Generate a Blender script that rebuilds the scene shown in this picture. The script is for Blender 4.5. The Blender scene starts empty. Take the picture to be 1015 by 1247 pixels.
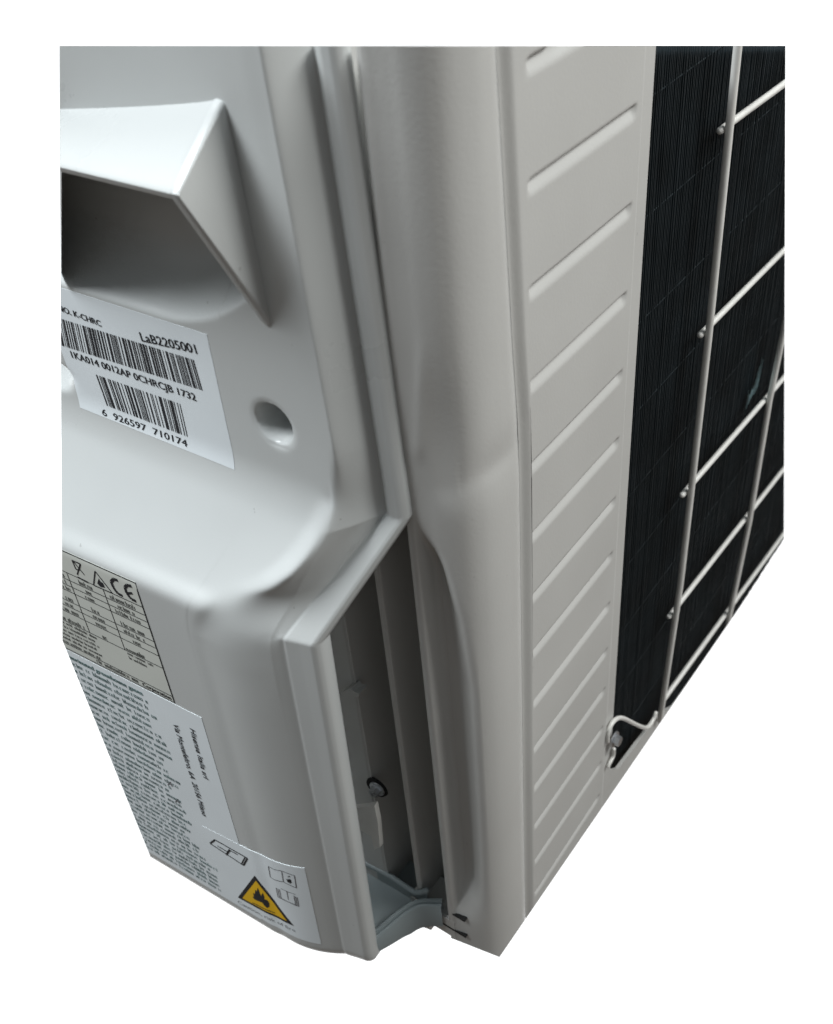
import bpy, bmesh, math, random
import numpy as np
from mathutils import Vector, Matrix

# ------------------------------------------------------------------ camera
PW, PH = 1015.0, 1247.0                    # size of the photograph
FOC, PITCH, YAW, ROLL = 1288.7, 0.6814, 0.6739, -0.0977
CAM = np.array([-0.2387, -0.1683, 0.55])
_F = np.array([math.cos(PITCH)*math.cos(YAW), math.cos(PITCH)*math.sin(YAW), -math.sin(PITCH)])
_R = np.array([math.sin(YAW), -math.cos(YAW), 0.0])
_U = np.cross(_R, _F)
_R, _U = _R*math.cos(ROLL)+_U*math.sin(ROLL), -_R*math.sin(ROLL)+_U*math.cos(ROLL)

scene = bpy.context.scene
cam_data = bpy.data.cameras.new('camera')
cam = bpy.data.objects.new('camera', cam_data)
scene.collection.objects.link(cam)
cam_data.sensor_fit = 'HORIZONTAL'
cam_data.sensor_width = 36.0
cam_data.lens = 36.0*FOC/PW
cam_data.clip_start = 0.01
cam_data.clip_end = 50
m = Matrix(((_R[0], _U[0], -_F[0], CAM[0]), (_R[1], _U[1], -_F[1], CAM[1]), (_R[2], _U[2], -_F[2], CAM[2]), (0, 0, 0, 1)))
cam.matrix_world = m
cam_data.dof.use_dof = True
cam_data.dof.focus_distance = 0.46
cam_data.dof.aperture_fstop = 18.0
scene.camera = cam

# ------------------------------------------------------------------ world and lamps
world = bpy.data.worlds.new('World')
scene.world = world
world.use_nodes = True
wn = world.node_tree.nodes; wl_ = world.node_tree.links
bg = wn['Background']
# dim room round the unit: pale ceiling above, brown floor below
wtc = wn.new('ShaderNodeTexCoord'); wsx = wn.new('ShaderNodeSeparateXYZ'); wmr = wn.new('ShaderNodeMapRange'); wcr = wn.new('ShaderNodeValToRGB')
wl_.new(wtc.outputs['Generated'], wsx.inputs[0]); wl_.new(wsx.outputs['Z'], wmr.inputs['Value'])
wmr.inputs['From Min'].default_value = -1; wmr.inputs['From Max'].default_value = 1
wl_.new(wmr.outputs['Result'], wcr.inputs['Fac']); wl_.new(wcr.outputs['Color'], bg.inputs[0])
wcr.color_ramp.elements[0].position = .40; wcr.color_ramp.elements[0].color = (.50, .39, .31, 1)
wcr.color_ramp.elements[1].position = .60; wcr.color_ramp.elements[1].color = (.86, .95, 1.0, 1)
bg.inputs[1].default_value = 0.23

def area(name, loc, target, sx, sy, power, col):
    l = bpy.data.lights.new(name, 'AREA')
    l.shape = 'RECTANGLE'; l.size = sx; l.size_y = sy
    l.energy = power; l.color = col
    o = bpy.data.objects.new(name, l)
    scene.collection.objects.link(o)
    o.location = loc
    d = Vector(target)-Vector(loc)
    o.rotation_euler = d.to_track_quat('-Z', 'Y').to_euler()
    return o
area('ceiling_lamp', (-0.72, 0.93, 2.12), (-.02, 0.08, 0.25), 1.0, 0.8, 69, (0.92, 0.97, 1.0))
area('rear_fill_light', (0.62, -1.00, 1.50), (0.1, 0, 0.3), 0.9, 0.7, 33, (0.985, 1.0, 0.985))  # fill lamp added to brighten the rear panel; no window there

vs = scene.view_settings
vs.view_transform = 'Standard'; vs.look = 'None'; vs.exposure = 0.0; vs.gamma = 1.0
scene.render.engine = 'CYCLES'
scene.render.resolution_x = 833; scene.render.resolution_y = 1024

# ------------------------------------------------------------------ helpers
rnd = random.Random(7)
nrnd = np.random.RandomState(5)
def ray(x, y): return _R*(x-PW/2)/FOC - _U*(y-PH/2)/FOC + _F
def on(x, y, ax, v):
    d = ray(x, y)
    return CAM + d*((v-CAM[ax])/d[ax])

# the unit is modelled only as far as the photograph shows it: these planes are where it ends
def edge_plane(a, b, inside):
    n = np.cross(ray(*a), ray(*b))
    if n @ ray(*inside) > 0: n = -n
    return Vector(CAM), Vector(n/np.linalg.norm(n))
ENDS = [edge_plane(a, b, (500, 600)) for a, b in (
    ((72.5, 55), (76, 780)), ((76, 780), (185, 1048)), ((73, 55.5), (957, 55.5)),
    ((957, 55), (955.5, 660)), ((955.5, 661), (610, 1164)))]

def finish(bm, name, mat, parent=None, smooth=True, cut=True, kind=None, label=None, angle=None):
    if cut:
        for co, n in ENDS:
            bmesh.ops.bisect_plane(bm, geom=bm.verts[:]+bm.edges[:]+bm.faces[:], plane_co=co, plane_no=n, clear_outer=True, dist=1e-7)
    me = bpy.data.meshes.new(name)
    bm.to_mesh(me); bm.free()
    if smooth:
        me.polygons.foreach_set('use_smooth', [True]*len(me.polygons))
    if angle:
        me.set_sharp_from_angle(angle=math.radians(angle))
    o = bpy.data.objects.new(name, me)
    if mat: me.materials.append(mat)
    scene.collection.objects.link(o)
    if parent: o.parent = parent
    if kind: o['kind'] = kind
    if label: o['label'] = label
    return o

def grid_faces(bm, P):
    """P: rows x cols x 3 array -> quads"""
    r, c = P.shape[:2]
    vs_ = [bm.verts.new(p) for p in P.reshape(-1, 3)]
    for i in range(r-1):
        for j in range(c-1):
            bm.faces.new((vs_[i*c+j], vs_[i*c+j+1], vs_[(i+1)*c+j+1], vs_[(i+1)*c+j]))
    return vs_

def box(bm, a, b):
    x0, y0, z0 = a; x1, y1, z1 = b
    v = [bm.verts.new(p) for p in ((x0,y0,z0),(x1,y0,z0),(x1,y1,z0),(x0,y1,z0),(x0,y0,z1),(x1,y0,z1),(x1,y1,z1),(x0,y1,z1))]
    for f in ((3,2,1,0),(4,5,6,7),(0,1,5,4),(1,2,6,5),(2,3,7,6),(3,0,4,7)):
        bm.faces.new([v[i] for i in f])

def tube(bm, pts, r, n=12):
    pts = [Vector(p) for p in pts]
    rings = []
    up = None
    for i, p in enumerate(pts):
        t = (pts[min(i+1, len(pts)-1)]-pts[max(i-1, 0)]).normalized()
        if up is None: up = t.orthogonal().normalized()
        up = (up - t*up.dot(t)).normalized()
        s = t.cross(up)
        rings.append([bm.verts.new(p+(up*math.cos(2*math.pi*k/n)+s*math.sin(2*math.pi*k/n))*r) for k in range(n)])
    for a, b in zip(rings, rings[1:]):
        for k in range(n):
            bm.faces.new((a[k], a[(k+1) % n], b[(k+1) % n], b[k]))
    # domed ends
    for ring, p, sgn in ((rings[0], pts[0], -1), (rings[-1], pts[-1], 1)):
        t = ((pts[1]-pts[0]) if sgn < 0 else (pts[-1]-pts[-2])).normalized()*sgn
        r2 = [bm.verts.new(p+t*r*.55+(v.co-p)*.65) for v in ring]
        tip = bm.verts.new(p+t*r*.8)
        for k in range(n):
            bm.faces.new((ring[k], ring[(k+1) % n], r2[(k+1) % n], r2[k]))
            bm.faces.new((r2[k], r2[(k+1) % n], tip))
    bmesh.ops.recalc_face_normals(bm, faces=bm.faces[:])

def smooth_path(pts, n=8):
    """Catmull-Rom through pts"""
    p = [np.array(q, float) for q in pts]
    p = [2*p[0]-p[1]]+p+[2*p[-1]-p[-2]]
    out = []
    for i in range(1, len(p)-2):
        for k in range(n):
            t = k/n
            out.append(.5*((2*p[i])+(-p[i-1]+p[i+1])*t+(2*p[i-1]-5*p[i]+4*p[i+1]-p[i+2])*t*t+(-p[i-1]+3*p[i]-3*p[i+1]+p[i+2])*t**3))
    out.append(p[-2])
    return out

def sstep(a, b, x):
    t = np.clip((x-a)/(b-a), 0, 1)
    return t*t*(3-2*t)

# ------------------------------------------------------------------ materials
def mat(name, col, rough=.4, spec=.5, var=.04, nscale=18, bump=0.0, bscale=400, metal=0.0, speck=0.0):
    m = bpy.data.materials.new(name); m.use_nodes = True
    nt = m.node_tree; N = nt.nodes; L = nt.links
    b = N['Principled BSDF']
    b.inputs['Roughness'].default_value = rough
    b.inputs['Specular IOR Level'].default_value = spec
    b.inputs['Metallic'].default_value = metal
    tc = N.new('ShaderNodeTexCoord')
    nz = N.new('ShaderNodeTexNoise'); nz.inputs['Scale'].default_value = nscale; nz.inputs['Detail'].default_value = 6
    L.new(tc.outputs['Object'], nz.inputs['Vector'])
    rp = N.new('ShaderNodeValToRGB')
    rp.color_ramp.elements[0].position = .3; rp.color_ramp.elements[1].position = .7
    rp.color_ramp.elements[0].color = tuple(c*(1-var) for c in col)+(1,)
    rp.color_ramp.elements[1].color = tuple(min(1, c*(1+var)) for c in col)+(1,)
    L.new(nz.outputs['Fac'], rp.inputs['Fac'])
    out = rp.outputs['Color']
    if speck:
        n2 = N.new('ShaderNodeTexNoise'); n2.inputs['Scale'].default_value = 230; n2.inputs['Detail'].default_value = 2
        L.new(tc.outputs['Object'], n2.inputs['Vector'])
        r2 = N.new('ShaderNodeValToRGB')
        r2.color_ramp.elements[0].position = .765; r2.color_ramp.elements[1].position = .79
        r2.color_ramp.elements[0].color = (0, 0, 0, 1); r2.color_ramp.elements[1].color = (speck, speck, speck, 1)
        L.new(n2.outputs['Fac'], r2.inputs['Fac'])
        mx = N.new('ShaderNodeMix'); mx.data_type = 'RGBA'
        L.new(r2.outputs['Color'], mx.inputs['Factor'])
        L.new(out, mx.inputs['A']); mx.inputs['B'].default_value = (.12, .11, .10, 1)
        out = mx.outputs['Result']
    L.new(out, b.inputs['Base Color'])
    # smudges in the gloss
    rr = N.new('ShaderNodeMapRange'); rr.inputs['To Min'].default_value = max(.05, rough-.08); rr.inputs['To Max'].default_value = rough+.08
    L.new(nz.outputs['Fac'], rr.inputs['Value']); L.new(rr.outputs['Result'], b.inputs['Roughness'])
    if bump:
        n3 = N.new('ShaderNodeTexNoise'); n3.inputs['Scale'].default_value = bscale; n3.inputs['Detail'].default_value = 3
        L.new(tc.outputs['Object'], n3.inputs['Vector'])
        bp = N.new('ShaderNodeBump'); bp.inputs['Strength'].default_value = bump; bp.inputs['Distance'].default_value = .0005
        L.new(n3.outputs['Fac'], bp.inputs['Height']); L.new(bp.outputs['Normal'], b.inputs['Normal'])
    return m
M_plastic = mat('cover_plastic', (.525, .540, .534), .30, .5, .025, 14, .05, 900, speck=.3)
M_paint = mat('painted_steel', (.485, .481, .464), .36, .45, .03, 16, .12, 700, speck=.2)
M_wire = mat('coated_wire', (.66, .65, .62), .35, .5, .05, 60)
M_fin = mat('coil_fin', (.027, .037, .043), .42, .5, .25, 40)
M_backing = mat('dark_fin_backing', (.006, .007, .008), .7, .3, .2, 30)
M_bent = mat('bent_fin', (.62, .76, .78), .4, .5, .2, 60)
M_paper = mat('label_paper', (.75, .795, .82), .5, .35, .02, 30)
M_plate = mat('rating_foil', (.60, .615, .57), .45, .4, .03, 30)
M_ink = mat('black_ink', (.022, .024, .028), .5, .3, .15, 200)
M_inkg = mat('green_black_ink', (.13, .20, .20), .55, .3, .3, 120)
M_inkm = mat('small_print_ink', (.10, .105, .10), .55, .3, .3, 120)
M_inkl = mat('grey_ink', (.16, .16, .17), .55, .3, .2, 120)
M_yel = mat('warning_yellow', (.78, .46, .012), .45, .4, .04, 60)
M_tray = mat('tray_plastic', (.27, .31, .32), .4, .4, .04, 30)
M_steel = mat('zinc_steel', (.55, .56, .58), .3, .5, .08, 90, metal=.9)
M_black = mat('black_washer_and_slot_shade', (.012, .012, .012), .7, .2, .1, 30)

# white backdrop far behind, self-lit like a light table
bm = bmesh.new()
c = CAM+_F*4.0
P = np.array([[c+_R*sx*4.5+_U*sy*4.5 for sx in (-1, 1)] for sy in (-1, 1)])
grid_faces(bm, P)
for ax in ((-1, 0, 0), (0, -1, 0)):      # the sheet stays behind the unit
    bmesh.ops.bisect_plane(bm, geom=bm.verts[:]+bm.edges[:]+bm.faces[:], plane_co=(-.3, -.3, 0), plane_no=ax, clear_outer=True)
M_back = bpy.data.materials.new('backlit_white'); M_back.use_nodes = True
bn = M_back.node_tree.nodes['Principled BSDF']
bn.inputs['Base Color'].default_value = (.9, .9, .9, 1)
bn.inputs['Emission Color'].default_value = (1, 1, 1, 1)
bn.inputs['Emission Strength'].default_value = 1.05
o = finish(bm, 'backdrop', M_back, cut=False, kind='structure')
o['label'] = 'plain white backlit backdrop behind the unit'

# ------------------------------------------------------------------ the unit
unit = bpy.data.objects.new('air_conditioner', None)
scene.collection.objects.link(unit)
unit.location = (0, 0, 0)
unit['label'] = 'off-white outdoor air conditioner unit with dented corner and wire grille'
unit['category'] = 'air conditioner'

# ---- service cover: depth field over (distance from its free edge, height)
ZT, ZB = .3025, .2525                  # the edge steps outwards between these heights
def y_edge(z):
    z = np.asarray(z, float)
    up = .0225+(z-ZT)*.036
    lo = .0465+(ZB-z)*.0275
    t = np.clip((ZT-z)/(ZT-ZB), 0, 1)
    return np.where(z >= ZT, up, np.where(z <= ZB, lo, .0225+(.0465-.0225)*t))
_zg = np.linspace(-.1, .7, 1601)
_k = np.exp(-.5*(np.arange(-60, 61)*.0005/.0085)**2); _k /= _k.sum()
_ys = np.convolve(np.pad(y_edge(_zg), 60, mode='edge'), _k, mode='valid')
def y_soft(z): return np.interp(z, _zg, _ys)
def y_at(s, z):
    """the face inboard of the edge strip follows the step of the edge in a soft bend"""
    return y_edge(z)+s+(y_soft(z)-y_edge(z))*sstep(.0095, .0270, s)
def main_depth(y, z):
    face_lo = .0540+.045*(np.clip(y-.085, 0, 1))
    face_up = .0215+.0*y
    # sloping shelf between the upper and the lower face, with a soft crease at its back
    zb = .2660+.05*np.clip(.085-y, 0, .014)
    z2 = .3000; d2 = .0262; dz = face_lo-.0052
    zt = .3200
    u = np.clip((zt-z)/(zt-z2), 0, 1)
    upper = face_up+(d2-face_up)*u**2.0
    v = np.clip((z2-z)/(z2-zb), 0, 1)
    shelf = d2+(dz-d2)*(.80*v+.20*v*v)
    r = .0070
    w = np.clip((zb-z)/r, 0, 1)
    lo = dz+(face_lo-dz)*np.sqrt(np.clip(1-(1-w)**2, 0, 1))
    return np.where(z > z2, upper, np.where(z > zb, shelf, lo))
def ztop(y): return .4545-.0125*np.clip((y-.0627)/.075, 0, 1.6)**.85
HOLES = ((.0664, .3400), (.1985, .3260))
def depth(s, z):
    y = y_at(s, z)
    t = np.clip((ZT-z)/(ZT-ZB), 0, 1)
    def mixn(a, b): return a+(b-a)*t
    S = [mixn(0, 0), mixn(.0010, .0010), mixn(.0026, .0026), mixn(.0056, .0080), mixn(.0080, .0138), mixn(.0095, .0150)]
    D = [mixn(.0045, .0372), mixn(.0064, .0392), mixn(.0074, .0405), mixn(.0078, .0418), mixn(.0071, .0434), np.where(t > 0, mixn(.0071, .0434)-.0016*np.clip(1-t*5, 0, 1), .0055)]
    out = np.full(np.broadcast(s, z).shape, D[0]+0*s)
    for k in range(len(S)-1):
        w = np.clip((s-S[k])/(S[k+1]-S[k]), 0, 1)
        out = np.where(s >= S[k], D[k]+(D[k+1]-D[k])*w, out)
    # flank from the edge strip up to the face, rounding over into it
    md = main_depth(y, z)
    wid = np.interp(z, (0, .24, .266, .2726, .276, .283, .290, .300, .310, .323, .335, .6), (.034, .034, .0285, .0240, .0185, .0145, .0128, .0125, .0112, .0080, .0058, .0055))
    rd = np.interp(z, (0, .244, .255, .264, .272, .285, .300, .314, .6), (.0541, .0541, .0527, .0496, .0460, .0400, .0300, .0215, .0207))
    pw = np.interp(z, (0, .235, .270, .6), (2.1, 2.1, 1.3, 1.3))
    w = np.clip((s-S[5])/wid, 0, 1)
    out = np.where(s >= S[5], D[5]+(rd-D[5])*(1-(1-w)**pw), out)
    b = sstep(-.0010, .0085, s-S[5]-wid)
    out = np.where(s > S[5]+wid-.001, out*(1-b)+md*b, out)
    # lower rim of the finger pocket and the pocket behind the hood
    zl = .3722+.02*np.clip((.115-y)/.05, 0, 1)**2
    zu = ztop(y)-.0025
    pocket = (1-(1-np.clip((z-zl)/.024, 0, 1))**2)*(1-sstep(zu-.014, zu-.002, z))*sstep(.0595, .0665, y)
    edge = np.clip((z-zl)/.0015, 0, 1)*(1-sstep(zu-.014, zu-.002, z))*sstep(.0595, .0665, y)
    out = out-.0165*np.where(pocket > 0, pocket, 0)-.0012*edge
    for hy, hz in HOLES:
        rr = np.hypot((y-hy), (z-hz))
        out = out-.0450*(1-sstep(.0064, .0080, rr))-.0008*(1-sstep(.0072, .0115, rr))
    # the lower rim of the cover rolls back a little
    out = out-.0012*(1-sstep(0, .005, z))
    return out

zs = np.unique(np.round(np.concatenate([np.arange(0, .2001, .0022), np.arange(.200, .3301, .0006), np.arange(.330, .3541, .0006),
                                        np.arange(.3545, .40, .0010), np.arange(.40, .545, .0017)]), 5))
ss = np.unique(np.round(np.concatenate([np.arange(0, .020, .0004), np.arange(.020, .0581, .0006), np.arange(.058, .20, .0016)]), 5))
SS, ZZ = np.meshgrid(ss, zs)
DD = depth(SS, ZZ)
# soften as injection moulding does
def blur(A, k):
    for _ in range(k):
        B = A.copy(); B[1:-1] = .25*A[:-2]+.5*A[1:-1]+.25*A[2:]; A = B
        B = A.copy(); B[:, 1:-1] = .25*A[:, :-2]+.5*A[:, 1:-1]+.25*A[:, 2:]; A = B
    return A
DD = blur(DD, 1)
_t = np.clip((ZT-ZZ)/(ZT-ZB), 0, 1)
_w = sstep(.0100, .0140, SS-.0055*_t)*sstep(.236, .250, ZZ)*(1-sstep(.324, .332, ZZ))
DD = DD*(1-_w)+blur(DD, 14)*_w
def blur_z(A, k):
    for _ in range(k):
        B = A.copy(); B[1:-1] = .25*A[:-2]+.5*A[1:-1]+.25*A[2:]; A = B
    return A
_w = sstep(.0098, .0150, SS-.0055*_t)*(1-sstep(.0185, .0215, SS-.0055*_t))*sstep(.270, .285, ZZ)*(1-sstep(.335, .350, ZZ))
DD = DD*(1-_w)+blur_z(DD, 160)*_w
_w = sstep(.0100, .0160, SS-.0055*_t)*sstep(.204, .228, ZZ)*(1-sstep(.262, .286, ZZ))*(1-sstep(.043, .058, SS))
DD = DD*(1-_w)+blur(DD, 70)*_w
YY = y_at(SS, ZZ)
def D_at(y, z):
    """depth of the cover's face at (y, z), read from the built grid"""
    s = float(y-y_edge(z))
    for _ in range(4): s = float(y-y_edge(z)-(y_soft(z)-y_edge(z))*sstep(.0095, .0270, s))
    i = int(np.clip(np.searchsorted(zs, z)-1, 0, len(zs)-2)); j = int(np.clip(np.searchsorted(ss, s)-1, 0, len(ss)-2))
    a = np.clip((z-zs[i])/(zs[i+1]-zs[i]), 0, 1); b = np.clip((s-ss[j])/(ss[j+1]-ss[j]), 0, 1)
    return float((DD[i, j]*(1-b)+DD[i, j+1]*b)*(1-a)+(DD[i+1, j]*(1-b)+DD[i+1, j+1]*b)*a)
def hit(px, py):
    """where the photograph's pixel falls on the cover's face -> (y, z)"""
    d = .04
    for _ in range(40):
        p = on(px, py, 0, -d)
        d = .5*d+.5*D_at(p[1], p[2])
    return p[1], p[2]
E0 = DD[:, :1]
back = [(.0030, -.0070), (.0012, -.0068), (.0001, -.0050), (.0, -.0022)]
cols = [np.stack([-(np.maximum(E0[:, 0]+dd, .0012)), y_edge(zs)+s0, zs], -1) for s0, dd in back]
front = np.stack([-DD, YY, ZZ], -1)
P = np.concatenate([np.stack(cols, 1), front], 1)
bm = bmesh.new()
grid_faces(bm, P)
# bottom return of the cover
nc = P.shape[1]
bot = np.stack([P[0], P[0]+np.array([.0006, .0, -.0012]), P[0]*np.array([1, 1, 0])+np.array([.006, .0, -.0004])])
grid_faces(bm, bot)
bmesh.ops.remove_doubles(bm, verts=bm.verts[:], dist=1e-6)
bmesh.ops.recalc_face_normals(bm, faces=bm.faces[:])
cover = finish(bm, 'service_cover', M_plastic, unit)

# ---- grip hood on the cover
bm = bmesh.new()
ys = np.concatenate([np.linspace(.0634, .0680, 5), np.linspace(.072, .24, 30)])
rows = []
for y in ys:
    zt = float(ztop(y))
    A = np.array([-.0190, y, zt+.0012]); A2 = np.array([-.0222, y, zt])
    B = np.array([-.0450, y, .4372]); B2 = np.array([-.0462, y, .4358]); Cc = np.array([-.0455, y, .4340]); C2 = np.array([-.0438, y, .4336])
    Dd = np.array([-.0215, y, zt-.0075]); D2 = np.array([-.0100, y, zt-.006])
    rows.append([A, A2, A2*.66+B*.34+np.array([0, 0, -.0008]), A2*.33+B*.67+np.array([0, 0, -.0006]), B, B2, Cc, C2, Dd, D2])
grid_faces(bm, np.array(rows)-np.array([0, 0, .00015]))
# side plate: triangle from the top edge over the lip corner to the tip on the face
def plate(y0, y1, ya, yb):
    outl = [(-.0150, .4550), (-.0222, .4545), (-.0450, .4372), (-.0462, .4358), (-.0457, .4335), (-.0222, .3822), (-.0150, .3822)]
    f0 = [bm.verts.new((x, y0+(ya-y0)*(.4545-z)/.072, z)) for x, z in outl]
    f1 = [bm.verts.new((x, y1+(yb-y1)*(.4545-z)/.072, z)) for x, z in outl]
    bm.faces.new(f0); bm.faces.new(f1[::-1])
    for i in range(len(outl)):
        j = (i+1) % len(outl)
        bm.faces.new((f0[i], f0[j], f1[j], f1[i]))
plate(.0605, .0640, .0580, .0612)
# plate added across the hood's cut end to keep lamp light out
co_, n_ = ENDS[0]
light_stop = [bm.verts.new((x_, (n_.dot(co_)-n_.x*x_-n_.z*z_)/n_.y-.0004, z_)) for x_, z_ in ((-.0030, .4450), (-.0222, .4420), (-.0450, .4365), (-.0440, .4310), (-.0235, .3740), (-.0030, .3740))]
bm.faces.new(light_stop)
bmesh.ops.remove_doubles(bm, verts=bm.verts[:], dist=1e-6)
bmesh.ops.recalc_face_normals(bm, faces=bm.faces[:])
es = [e for e in bm.edges if len(e.link_faces) == 2 and e.calc_face_angle() > .5 and (e.verts[0].co-e.verts[1].co).length > .006 and max(v.co.y for v in e.verts) < .0625]
bmesh.ops.bevel(bm, geom=es, offset=.0017, segments=3, affect='EDGES', profile=.5)
finish(bm, 'grip_hood', M_plastic, cover, angle=40)

# ---- side panel with the rounded, dented corner and the two formed ribs
prof = [(.0385, .0030), (.0355, .0029), (.0330, .0021), (.0308, .0006), (.0285, -.0006), (.0245, -.0014), (.0180, -.0014), (.0115, .0004),
        (.0060, .0034), (.0024, .0074), (.0002, .0122), (-.0008, .0168), (-.0016, .0205), (-.0022, .0232), (-.0021, .0250), (-.0005, .0264),
        (.0110, .0266), (.0225, .0274), (.0240, .0340), (.0240, .0420), (.0225, .0436), (.0020, .0440), (.0002, .0450), (.0, .0464), (.0012, .0476),
        (.0150, .0480), (.0240, .0494), (.0240, .0580), (.0240, .0650), (.0225, .0664), (.0010, .0668), (-.0012, .0680), (-.0015, .075), (-.0015, .12), (-.0015, .24)]
WZ = (0, .10, .20, .30, .325, .36, .40, .47)
WX = (.0045, .0050, .0060, .0068, .0062, .0036, .0015, -.0025)     # the knock also pushed the seam aside
pp = []
for i, p in enumerate(smooth_path(prof, 5)): pp.append(p)
pp = np.array(pp)
zz = np.concatenate([np.arange(-.03, .255, .01), np.arange(.255, .40, .002), np.arange(.40, .545, .008)])
P = np.zeros((len(zz), len(pp), 3))
for i, z in enumerate(zz):
    q = pp.copy()
    # dent: the corner is pushed in above z .315, with a sharper fold below it
    cz = np.exp(-((z-.336)/.030)**2) if z > .318 else np.exp(-((z-.336)/.030)**2)*math.exp(-((z-.318)/.010)**2)
    wy = np.exp(-((q[:, 1]-.0085)/.0062)**2)*(q[:, 0] < .02)
    q[:, 0] += 0.0016*cz*wy; q[:, 1] += 0.0012*cz*wy
    w2 = np.exp(-((q[:, 0]-.018)/.012)**2)*(q[:, 1] < .006)
    q[:, 1] += .0010*np.exp(-((z-.318)/.010)**2)*w2 + .0006*sstep(.312, .320, z)*w2
    dx = float(np.interp(z, WZ, WX)); q[:, 0] += dx*sstep(.012, .030, pp[:, 0])*(pp[:, 1] < .006)
    # hollow shaped along the cover's shadow edge, to darken the wall beside the rib
    y0 = float(np.interp(z, (.03, .10, .21, .25, .285, .300), (.0120, .0108, .0104, .0132, .0185, .0225)))
    q[:, 0] += .0115*np.where(pp[:, 0] < .006, sstep(y0-.0085, y0+.0065, q[:, 1])*(1-sstep(.0212, .0224, q[:, 1])), 0)*(1-sstep(.270, .303, z))*sstep(.022, .055, z)
    # behind the upper cover the panel stands further back
    q[:, 0] += .022*(q[:, 1] > .0666)*(1 if z > .295 else 0)
    # long shallow crease in the side wall
    cr = np.exp(-((q[:, 1]-(.0165-.10*(z-.345)))/.0022)**2)*sstep(.325, .335, z)*(1-sstep(.36, .385, z))*(q[:, 0] < .004)
    q[:, 0] -= .0006*cr
    P[i, :, 0] = q[:, 0]; P[i, :, 1] = q[:, 1]; P[i, :, 2] = z
bm = bmesh.new(); grid_faces(bm, P)
bmesh.ops.bisect_plane(bm, geom=bm.verts[:]+bm.edges[:]+bm.faces[:], plane_co=(0, 0, -.02), plane_no=(0, 0, -1), clear_outer=True)
co_, n_ = edge_plane((530, 1135), (610, 1166.5), (560, 900))      # foot of the panel
bmesh.ops.bisect_plane(bm, geom=bm.verts[:]+bm.edges[:]+bm.faces[:], plane_co=co_, plane_no=n_, clear_outer=True)
side = finish(bm, 'side_panel', M_paint, unit)

# ---- rear panel with pressed louvres
xs = np.concatenate([np.linspace(.0345, .040, 9), np.linspace(.0415, .126, 70), np.linspace(.127, .1395, 12)])
zr = np.arange(-.06, .545, .0008)
slot_px = [((645, 74), (690, 44)), ((647, 217), (773, 133)), ((655, 345), (768, 249)), ((657, 460), (764, 354)), ((659, 559), (757, 449)), ((657, 648), (751, 531)),
           None, None, ((657, 853), (737, 736)), ((655, 908), (735, 794)), ((654, 956), (732, 844)), None, ((654, 1046), (727, 935)), None]
slot_z = []
for k, sp in enumerate(slot_px):
    if sp is None: slot_z.append(None)
    else: slot_z.append(.5*(on(*sp[0], 1, 0)[2]+on(*sp[1], 1, 0)[2]))
slot_z[6] = slot_z[5]+(slot_z[8]-slot_z[5])/3; slot_z[7] = slot_z[5]+(slot_z[8]-slot_z[5])*2/3
slot_z[11] = .5*(slot_z[10]+slot_z[12]); slot_z[13] = slot_z[12]-.032
XX, ZR = np.meshgrid(xs, zr)
Y0 = .0026*(1-sstep(.0345, .0398, XX))**1.0
Y0 = Y0+.0011*sstep(.1285, .1305, XX)
for z0 in slot_z:
    ends = sstep(.0450, .0480, XX)*(1-sstep(.1215, .1240, XX))
    h = ZR-z0
    pr = np.where(h > .0, 1-sstep(.0, .0009, h), sstep(-.0056, -.0004, h))
    Y0 = Y0+.0019*ends*pr
XW = XX+np.interp(ZR, WZ, WX)*(1-sstep(.0385, .0470, XX))
P = np.stack([XW, Y0, ZR], -1)
bm = bmesh.new(); grid_faces(bm, P)
# folded edge beside the coil
ed = np.array([[(.1395, .0011, z), (.1402, .0020, z), (.1403, .0050, z), (.1400, .0210, z)] for z in (zr[0], zr[-1])])
grid_faces(bm, ed)
bmesh.ops.remove_doubles(bm, verts=bm.verts[:], dist=1e-6)
rear = finish(bm, 'rear_panel', M_paint, unit)

# ---- coil: dark plate added against light leaks, fins, tube-row lines
bm = bmesh.new()
box(bm, (.1385, .0165, -.07), (.52, .030, .545))
coil = finish(bm, 'coil', M_backing, unit, smooth=False)
bm = bmesh.new()
x = .1420
while x < .515:
    j = rnd.uniform(-.00015, .00015)
    yy = .0085+rnd.uniform(0, .0005)
    box(bm, (x+j, yy, -.07), (x+j+.0003, .0170, .545))
    x += .0018
z = -.05
while z < .52:
    tilt = 0
    box(bm, (.1405, .0091, z), (.518, .0096, z+.0006))
    z += .0508
finish(bm, 'fin', M_fin, coil, smooth=False, kind='stuff', label='dark closely spaced upright cooling fins')
# a patch of crushed fins
bm = bmesh.new()
for k in range(16):
    p = on(909+k*1.1, 496-k*2.3, 1, .0060)
    a = Vector(p); h = .005+.008*rnd.random()*(1 if k < 6 else 1.6)
    dx = rnd.uniform(-.0015, .0015)
    v = [bm.verts.new(a+Vector(t)) for t in ((-.0006, 0, -h*.4), (.0007, .0006, -h*.4), (.0007+dx, .0002, h), (-.0004+dx, -.0006, h))]
    bm.faces.new(v)
finish(bm, 'crushed_fin', M_bent, coil, smooth=False, label='small patch of crushed pale fins')

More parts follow.
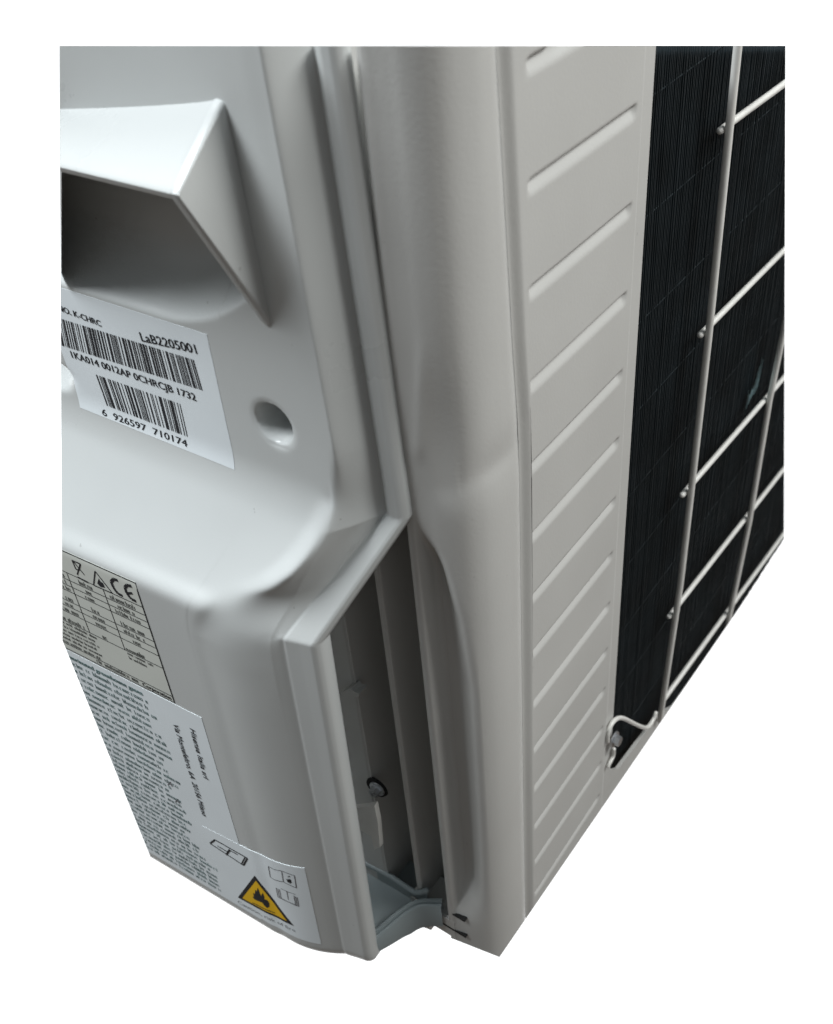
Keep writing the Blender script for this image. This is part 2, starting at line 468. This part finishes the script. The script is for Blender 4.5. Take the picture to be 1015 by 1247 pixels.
# ---- wire grille
GY = -.0018
def wire(pts, r=.0017, name='grille_wire', n=12):
    bm = bmesh.new(); tube(bm, pts, r, n)
    return finish(bm, name, M_wire, unit)
def gp(px, py, dy=0): return on(px, py, 1, GY+dy)
wire([gp(903, 20), gp(899, 56), gp(888.5, 158), gp(863.5, 408), gp(841.5, 604), gp(829, 712), gp(804, 878)], .0019)
wire([gp(988, 200), gp(957, 392), gp(937.5, 488), gp(913, 635), gp(889, 750), gp(879, 800)], .0019)
for a, b in (((877, 159), (985, 80)), ((853, 408), (985, 274)), ((831, 603), (985, 425)), ((815, 751), (985, 532)), ((808, 853), (975, 622))):
    wire([gp(*a, .0034), gp(*b, .0034)], .0017)
hook = [(799, 868), (796, 876), (790, 885), (784, 886), (772, 881), (760, 875), (752, 875), (745, 882), (741, 892), (740, 904)]
wire(smooth_path([gp(*p, .001) for p in hook], 4), .0014)
wire(smooth_path([gp(*p, .001) for p in ((748, 912), (747, 921), (743, 929), (741, 934))], 4), .0012)

# ---- base pan: floor plate and the upstand below the coil
bm = bmesh.new()
box(bm, (.010, .022, -.004), (.52, .24, .0))
base = finish(bm, 'base_pan', M_paint, unit, smooth=False)
top_line = [(736, 905), (738, 925), (741, 934), (747, 938), (754, 936), (762, 925), (790, 888), (806, 868), (822, 860), (890, 766), (960, 669)]
bm = bmesh.new()
tl = [on(px, py, 1, .0008) for px, py in top_line]
up_ = [bm.verts.new(p) for p in tl]
dn_ = [bm.verts.new((p[0], p[1], -.09)) for p in tl]
bk_ = [bm.verts.new((p[0], .0032, p[2]-.0005)) for p in tl]
for i in range(len(tl)-1):
    bm.faces.new((dn_[i], dn_[i+1], up_[i+1], up_[i])); bm.faces.new((up_[i], up_[i+1], bk_[i+1], bk_[i]))
finish(bm, 'base_flange', M_paint, unit, smooth=False)

# ---- screws
def screw(px, py, ax, v, r, normal, parent=unit):
    c = Vector(on(px, py, ax, v)); n = Vector(normal)
    bm = bmesh.new()
    def disc(r0, r1, h0, h1, seg):
        t = n.orthogonal().normalized(); s = n.cross(t)
        a = [bm.verts.new(c+n*h0+(t*math.cos(2*math.pi*k/seg)+s*math.sin(2*math.pi*k/seg))*r0) for k in range(seg)]
        b = [bm.verts.new(c+n*h1+(t*math.cos(2*math.pi*k/seg)+s*math.sin(2*math.pi*k/seg))*r1) for k in range(seg)]
        for k in range(seg): bm.faces.new((a[k], a[(k+1) % seg], b[(k+1) % seg], b[k]))
        bm.faces.new(b)
    disc(r*1.5, r*1.45, 0, .0010, 20)
    disc(r, r*.92, .0010, .0042, 6)
    return finish(bm, 'screw', M_steel, parent, smooth=False)
screw(748, 900, 1, -.0012, .0035, (0, -1, 0))
wc = on(459, 959, 0, -.0016)
bm = bmesh.new()
bmesh.ops.create_cone(bm, cap_ends=True, segments=24, radius1=.0066, radius2=.0060, depth=.0014, matrix=Matrix.Translation(wc) @ Matrix.Rotation(-math.pi/2, 4, 'Y'))
finish(bm, 'washer', M_black, unit, smooth=False)
screw(460, 960, 0, -.0022, .0030, (-1, 0, 0))

# ---- valve plate pieces inside the opening
def pxbox(pts, x0, x1, name, material):
    bm = bmesh.new()
    q = [on(px, py, 0, x0) for px, py in pts]
    f = [bm.verts.new(p) for p in q]; b = [bm.verts.new((x1, p[1], p[2])) for p in q]
    bm.faces.new(f); bm.faces.new(b[::-1])
    for i in range(len(q)):
        j = (i+1) % len(q); bm.faces.new((f[i], b[i], b[j], f[j]))
    bmesh.ops.recalc_face_normals(bm, faces=bm.faces[:])
    return finish(bm, name, material, unit, smooth=False)
pxbox([(425, 985), (447, 983), (456, 981), (460, 1000), (463, 1032), (456, 1035), (452, 1018), (440, 1012), (430, 1010)], -.0150, -.0120, 'valve_bracket', M_wire)
pxbox([(414, 846), (420, 842), (428, 839), (432, 843), (438, 845), (437, 849), (424, 850), (415, 850)], -.0060, .0, 'tab', M_paint)

# ---- drip tray closing the bottom of the opening
arc = smooth_path([(-.0400, .0590), (-.0335, .0548), (-.0250, .0505), (-.0150, .0458), (-.0085, .0400), (-.0038, .0290)], 6)
arc = [np.array(p) for p in arc]
bm = bmesh.new()
sec = []
for i, p in enumerate(arc):
    t = arc[min(i+1, len(arc)-1)]-arc[max(i-1, 0)]; t /= np.linalg.norm(t)
    n = np.array([t[1], -t[0]])
    if n[1] > 0: n = -n                      # outwards: towards -y
    f = i/(len(arc)-1)
    h = .0075+.0215*f**.9; zb_ = .009*max(0, f-.65)/.35; fz = min(.012, h-.003)
    def q(off, z): w = p+n*off; return (w[0], w[1], z)
    sec.append([q(0, zb_), q(.0002, h-.001), q(-.0004, h), q(-.0014, h+.0002), q(-.0020, h-.0008), q(-.0024, h+.0012), q(-.0040, h+.0012), q(-.0048, h), q(-.0050, fz), q(-.0052, fz-.0015)])
grid_faces(bm, np.array(sec))
# floor of the tray
fl = [bm.verts.new(w[8]) for w in sec]+[bm.verts.new(p) for p in ((.018, .030, .012), (.018, .16, .012), (-.045, .16, .012))]
bm.faces.new(fl)
bmesh.ops.recalc_face_normals(bm, faces=bm.faces[:])
tray = finish(bm, 'drip_tray', M_tray, unit, angle=40)
rim = [on(px, py, 0, -.0015) for px, py in ((430, 1042), (447, 1052), (470, 1064), (492, 1078), (504, 1086), (512, 1087), (520, 1084))]
bm = bmesh.new(); tube(bm, smooth_path(rim, 4), .0016, 10)
for a, b in zip(rim, rim[1:]):
    bm.faces.new([bm.verts.new(p) for p in (a, b, (b[0], b[1], .0), (a[0], a[1], .0))])
finish(bm, 'tray_rim', M_tray, tray)

# ---- plain foot of the side panel with two drain slots, their inner shade drawn as black strips
bm = bmesh.new(); box(bm, (-.0023, .0215, -.001), (.017, .0520, .0175))
bmesh.ops.bevel(bm, geom=bm.edges[:], offset=.0008, segments=2, affect='EDGES')
foot = finish(bm, 'panel_foot', M_paint, unit, angle=40)
for a, b, hh in (((551, 1114), (566, 1123), .0005), ((539, 1127), (567, 1140), .0007)):
    p = on(*a, 0, -.0026); q = on(*b, 0, -.0026); zc = .5*(p[2]+q[2])
    bm = bmesh.new(); box(bm, (-.0025, q[1], zc-hh), (.001, p[1], zc+hh))
    finish(bm, 'drain_slot_shade', M_black, foot, smooth=False)

# ------------------------------------------------------------------ labels
LIFT = .00011
def sheet(name, corners, material, parent, lift=LIFT, nu=48, nv=48, label=None):
    """corners (y, z): top-left, top-right, bottom-right, bottom-left, laid on the cover"""
    tl_, tr_, br_, bl_ = [np.array(c_) for c_ in corners]
    P = np.zeros((nv+1, nu+1, 3))
    for i in range(nv+1):
        for j in range(nu+1):
            u = j/nu; v = i/nv
            w = (tl_*(1-u)+tr_*u)*(1-v)+(bl_*(1-u)+br_*u)*v
            P[i, j] = (-D_at(*w)-lift, w[0], w[1])
    bm = bmesh.new(); grid_faces(bm, P)
    # paper thickness
    r = bmesh.ops.extrude_face_region(bm, geom=bm.faces[:])
    bmesh.ops.translate(bm, verts=[e for e in r['geom'] if isinstance(e, bmesh.types.BMVert)], vec=(lift*.9, 0, 0))
    bmesh.ops.recalc_face_normals(bm, faces=bm.faces[:])
    return finish(bm, name, material, parent, label=label, angle=40)
class Print:
    """flat print in (y, z) on the cover"""
    def __init__(s): s.bm = bmesh.new()
    def poly(s, pts, lift=2*LIFT):
        pts = [np.array(p, float) for p in pts]
        if len(pts) == 3 and max(np.linalg.norm(pts[i]-pts[i-1]) for i in range(3)) > .004:
            m_ = [(pts[i]+pts[(i+1) % 3])/2 for i in range(3)]
            for t in ((pts[0], m_[0], m_[2]), (m_[0], pts[1], m_[1]), (m_[2], m_[1], pts[2]), tuple(m_)): s.poly(t, lift)
            return
        try: s.bm.faces.new([s.bm.verts.new((-D_at(*p)-lift, p[0], p[1])) for p in pts])
        except ValueError: pass
    def line(s, a, b, w, lift=2*LIFT, n=6):
        a = np.array(a); b = np.array(b); d = b-a; L = np.linalg.norm(d)
        if L == 0: return
        nrm = np.array([-d[1], d[0]])/L*w/2
        for k in range(n):
            p = a+d*k/n; q = a+d*(k+1)/n
            s.poly([p-nrm, q-nrm, q+nrm, p+nrm], lift)
    def pline(s, pa, pb, w, **k): s.line(hit(*pa), hit(*pb), w, **k)
    def ppoly(s, pts, **k): s.poly([hit(*p) for p in pts], **k)
    def pstrokes(s, pts, w, closed=False):
        q = [hit(*p) for p in pts]
        if closed: q.append(q[0])
        for a, b in zip(q, q[1:]): s.line(a, b, w, n=2)
    def done(s, name, material, parent, label=None): return finish(s.bm, name, material, parent, smooth=False, label=label)
def text_mesh(body):
    cu = bpy.data.curves.new('text', 'FONT'); cu.body = body; cu.resolution_u = 3
    to = bpy.data.objects.new('text', cu); scene.collection.objects.link(to)
    bpy.context.view_layer.update()
    me = bpy.data.meshes.new_from_object(to.evaluated_get(bpy.context.evaluated_depsgraph_get()))
    bpy.data.objects.remove(to); bpy.data.curves.remove(cu)
    return me
def lettering(pr, body, a, b, stretch=1.0, bold=0.0, lift=2*LIFT):
    """text whose baseline runs from (y, z) a to b"""
    me = text_mesh(body)
    co = [v.co.copy() for v in me.vertices]
    x0 = min(c_.x for c_ in co); x1 = max(c_.x for c_ in co)
    a = np.array(a); b = np.array(b); d = b-a; L = np.linalg.norm(d); d /= L
    up = np.array([d[1], -d[0]])           # seen from -x, y runs leftwards
    sc = L/(x1-x0)
    offs = [(0, 0)] if not bold else [(0, 0), (bold, 0), (-bold, 0), (0, bold)]
    for k, (ox, oy) in enumerate(offs):
        vv = []
        for c_ in co:
            w = a+d*((c_.x-x0)*sc+ox)+up*(c_.y*sc*stretch+oy)
            vv.append(pr.bm.verts.new((-D_at(*w)-lift-.00003*k, w[0], w[1])))
        for f in me.polygons:
            try: pr.bm.faces.new([vv[i] for i in f.vertices])
            except ValueError: pass
    bpy.data.meshes.remove(me)
def barcode(pr, tl_, tr_, br_, bl_, n, seed):
    r = random.Random(seed)
    w = []; 
    for k in range(n): w += [r.choice((1, 1, 1, 2, 2, 3, 4)), r.choice((1, 1, 1, 2, 2, 3))]
    tot = sum(w); x_ = 0
    tl_, tr_, br_, bl_ = [np.array(c_) for c_ in (tl_, tr_, br_, bl_)]
    for k, ww in enumerate(w):
        if k % 2 == 0:
            u0 = x_/tot; u1 = (x_+ww*.92)/tot
            for v0_, v1_ in ((0, .34), (.34, .67), (.67, 1)):
                def at(u, v): return (tl_*(1-u)+tr_*u)*(1-v)+(bl_*(1-u)+br_*u)*v
                pr.poly([at(u0, v0_), at(u1, v0_), at(u1, v1_), at(u0, v1_)])
        x_ += ww
def fine_print(pr, a, b, h, seed, fill=1.0):
    """a line of print too small to read: rows of letter-sized strokes"""
    r = random.Random(seed)
    a = np.array(a); b = np.array(b); d = b-a; L = np.linalg.norm(d); d /= L
    up = np.array([d[1], -d[0]])
    x_ = 0
    while x_ < L:
        for _ in range(r.randint(2, 10)):
            w = h*r.uniform(.38, .62)
            if x_+w > L: break
            hh = h*r.choice((.66, .66, .66, 1.0)); 
            p = a+d*x_
            k = r.random()
            st = h*.16
            def rect(x0, x1, y0, y1): pr.poly([p+d*x0+up*y0, p+d*x1+up*y0, p+d*x1+up*y1, p+d*x0+up*y1])
            rect(0, st, 0, hh)
            if k < .75: rect(w-st*1.4, w-st*.4, 0, h*.66)
            if k > .25: rect(st, w-st, h*.52, h*.66)
            if k > .5: rect(st, w-st, 0, h*.14)
            x_ += w*1.12
        x_ += h*.45

# barcode label
bl = sheet('barcode_label', ((.1850, hit(252, 407)[1]-.0003), hit(252, 407), hit(286, 572), (hit(98, 498)[0], hit(286, 572)[1])), M_paper, unit,
           label='white barcode sticker under the grip')
pr = Print(); lettering(pr, 'LaB2205001', hit(173.5, 415), hit(241, 430.5), .86, .00012); pr.done('lettering', M_ink, bl)
pr = Print(); lettering(pr, '1KA014 0012AP 0CHRCJB 1732', hit(88.5, 435), hit(240, 488), .86, .00010); pr.done('lettering', M_ink, bl)
pr = Print(); lettering(pr, 'Code NO. K-CHRC', hit(50, 369), hit(124.5, 397.5), .88, .0001); pr.done('lettering', M_ink, bl)
pr = Print(); lettering(pr, '6  926597  710174', hit(125.5, 505), hit(229, 544), .66, .00006); pr.done('lettering', M_ink, bl)
pr = Print()
ztr = hit(239, 438.5); zbr = hit(250, 476)
barcode(pr, hit(55, 381.5), ztr, zbr, hit(62, 416), 62, 3)
pr.done('barcode', M_ink, bl)
pr = Print()
barcode(pr, hit(117, 455.6), hit(222, 492), hit(231, 532.5), hit(130.5, 493.5), 30, 9)
pr.done('barcode', M_ink, bl)

# rating plate
rp_ = sheet('rating_plate', ((.225, hit(165, 709)[1]), hit(165, 709), hit(213, 856), (.225, hit(213, 856)[1])), M_plate, unit, label='silver rating plate with table and symbols')
pr = Print(); prf = Print()
TR, BR = np.array(hit(165, 709)), np.array(hit(213, 856))
for f, y0 in ((.004, None), (.995, None), (.94, None)):
    z = TR[1]+(BR[1]-TR[1])*f
    pr.line((.22, z), (TR[0], z), .0005, n=20)
pr.line(TR, BR, .0006, n=12)
rowz = []
for py in (470, 530, 580, 630, 720, 770, 825, 915):
    px = 620+(py-290)*.335
    h_ = hit(60+px*.1675-1, 660+py*.1675)
    rowz.append(h_[1]); pr.line((.22, h_[1]), (TR[0], h_[1]), .00045, n=16)
c1 = hit(60+400*.1675, 660+360*.1675)[0]; c2 = hit(60+145*.1675, 660+265*.1675)[0]
zlo = rowz[-1]
for c_ in (c1, c2): pr.line((c_, rowz[0]), (c_, zlo), .00045, n=10)
def z5(x, y): return (60+x*.1675, 660+y*.1675)
pr.pstrokes([z5(335, 210), z5(325, 312), z5(462, 372)], .0007, True)
pr.ppoly([z5(362, 262), z5(352, 300), z5(376, 326), z5(408, 330), z5(392, 296), z5(372, 284)])
pr.pstrokes([z5(500, 278), z5(470, 268), z5(452, 288), z5(470, 332), z5(500, 372), z5(536, 390)], .0017)
pr.pstrokes([z5(600, 320), z5(568, 312), z5(552, 330), z5(566, 372), z5(598, 412), z5(634, 430)], .0017)
pr.pstrokes([z5(566, 372), z5(606, 370)], .0013)
pr.pstrokes([z5(168, 132), z5(228, 158), z5(218, 204), z5(196, 196)], .0008, True)
pr.pstrokes([z5(176, 138), z5(258, 238)], .0007); pr.pstrokes([z5(228, 156), z5(206, 236)], .0007)
pr.ppoly([z5(208, 248), z5(282, 286), z5(288, 300), z5(214, 262)])
r5 = random.Random(2)
for k, (za, zb_) in enumerate(zip(rowz, rowz[1:])):
    zc = zb_+.0006
    h = min(.0030, (za-zb_)*.62)
    cen = TR[0]+(c1-TR[0])*.52; ww = r5.uniform(.005, .0085) if k < 5 else .003
    fine_print(prf, (cen+ww, zc), (cen-ww, zc), h, k+50)
    cen2 = c1+(c2-c1)*.5; ww = r5.uniform(.002, .005)
    fine_print(prf, (cen2+ww, zc), (cen2-ww, zc), h, k+80)
    fine_print(prf, (.20, zc), (c2+.002, zc), h, k+20)
for k in range(6):
    z = zlo-.0028-.0031*k
    fine_print(prf, (.205, z), (c2-.004+.002*(k % 2), z), .0021, 130+k)
for k in range(6):
    z = zlo+.0095-.0030*k
    if k > 2: fine_print(prf, (c1-.001, z), (TR[0]+.006+.004*(k % 2), z), .0021, 160+k)
zl_ = TR[1]+(BR[1]-TR[1])*.985
lettering(pr, 'Corporation', (TR[0]+.0195, zl_+.0003), (TR[0]+.0015, zl_+.0003), .95, .0001)
fine_print(prf, (TR[0]+.050, zl_+.0003), (TR[0]+.021, zl_+.0003), .003, 190)
pr.done('printing', M_ink, rp_); prf.done('small_print', M_inkm, rp_)

# warning text label
ya = hit(185, 848)[0]; ztop_ = BR[1]-.0012
wl = sheet('warning_label', ((.235, ztop_), (ya, ztop_), (ya-.001, .0095), (.235, .0095)), M_paper, unit, label='white sticker covered in fine print')
pr = Print()
r5 = random.Random(4)
z = ztop_-.0062
lettering(pr, 'Contains fluorinated greenhouse gases', (.2215, z), (ya+.0065, z), 1.0, .00022)
for k in range(40):
    z -= .0051 if k < 14 else .0046
    if z < .013: break
    right = ya+r5.choice((.001, .003, .006, .008, .010))+(.0 if k < 15 else .004*r5.random())-(.012 if z < .045 else 0)
    fine_print(pr, (.232, z), (right, z), .0034, 300+k)
pr.done('printing', M_inkg, wl)

# importer's address label
al = sheet('address_label', ((ya+.0, hit(245.6, 874)[1]), hit(245.6, 874), (hit(290, 1028)[0], .0095), (ya+.0, .0095)), M_paper, unit, lift=1.6*LIFT, label='white address sticker with upright writing')
pr = Print()
lettering(pr, 'Hisense Italia srl', hit(231.5, 886), hit(248.5, 946), .80, .0001, 3*LIFT)
lettering(pr, 'Via Montefeltro, 6A  20156 Milano', hit(211, 880), hit(247, 992), .95, .0001, 3*LIFT)
pr.done('lettering', M_ink, al)
for cx_, cy_ in ((207, 954), (216, 975)):
    pr = Print()
    pr.pstrokes([(cx_-4, cy_-3), (cx_, cy_+1), (cx_+4, cy_+2)], .0006); pr.pstrokes([(cx_-2, cy_+2), (cx_+1, cy_-2), (cx_+3, cy_+4)], .0006)
    pr.done('mark', M_inkl, al)

# fire-risk label
yl = hit(262, 1050)[0]
c_tr, c_br = hit(371, 1057), hit(391.5, 1150)
c_br = (c_br[0], max(.0095, c_br[1]))
fl_ = sheet('fire_risk_label', ((yl, hit(239, 1001)[1]), c_tr, c_br, (yl, max(.0095, c_br[1]))), M_paper, unit, lift=2.2*LIFT, label='white sticker with yellow flame triangle')
LF = 3*LIFT
def z8(x, y): return (240+x*.1675, 1000+y*.1675)
def inset(q, f):
    c_ = np.mean(np.array(q), 0); return [tuple(c_+(np.array(p)-c_)*f) for p in q]
tri = [z8(422, 393), z8(300, 553), z8(708, 760)]
pr = Print(); tq = [hit(*p) for p in tri]; pr.poly(tq, LF); tb = pr.done('triangle_border', M_ink, fl_)
pr = Print(); pr.poly(inset(tq, .80), LF+LIFT*.8); pr.done('warning_triangle', M_yel, fl_)
pr = Print()
flame = [(410, 548), (424, 566), (450, 578), (478, 588), (496, 612), (514, 628), (532, 618), (530, 590), (514, 570), (508, 588), (496, 572), (494, 545), (482, 516), (470, 540), (460, 515), (446, 478), (440, 506), (428, 494), (426, 526), (412, 518), (418, 542)]
q = [hit(*z8(*p)) for p in flame]
cc = tuple(np.mean(np.array(q), 0))
for a, b in zip(q, q[1:]+q[:1]): pr.poly([cc, a, b], LF+LIFT*1.4)
a, b = hit(*z8(405, 588)), hit(*z8(572, 665)); pr.line(a, b, .0009, LF+LIFT*1.2)
pr.done('flame', M_ink, fl_)
pr = Print()
lettering(pr, 'Caution, risk of fire', hit(*z8(306, 596)), hit(*z8(722, 806)), .9, .0, LF)
pr.done('caution_text', M_inkl, fl_)
pr = Print()
def strokes(pts, w, closed=False):
    q = [hit(*z8(*p)) for p in pts]
    if closed: q.append(q[0])
    for a, b in zip(q, q[1:]): pr.line(a, b, w, LF, 2)
strokes([(522, 326), (536, 404), (566, 424), (632, 440), (618, 360), (566, 350)], .0006, True)
strokes([(618, 360), (712, 394), (726, 484), (632, 440)], .0006)
pr.done('manual_symbol', M_inkl, fl_); pr = Print()
for off in (0, 12, 24):
    strokes([(578+off, 482+off*.5), (592+off, 550+off*.3), (690+off, 594+off*.6), (744-24+off, 618-12+off*.5), (732-24+off, 552-12+off*.5)], .0005)
strokes([(612, 488), (720, 532)], .0005); strokes([(655, 505), (668, 570)], .0005)
pr.done('book_symbol', M_inkl, fl_)
pr = Print()
strokes([(660, 420), (672, 444), (684, 446), (676, 420)], .0014); strokes([(668, 398), (676, 404)], .0018)
pr.done('information_mark', M_ink, fl_); pr = Print()
strokes([(98, 160), (134, 134), (370, 268), (342, 320)], .0011, True)
strokes([(242, 205), (216, 244)], .0013); strokes([(152, 178), (226, 222)], .0010); strokes([(240, 210), (300, 242)], .0010); strokes([(352, 262), (326, 312)], .0008)
pr.done('open_book_symbol', M_ink, fl_)
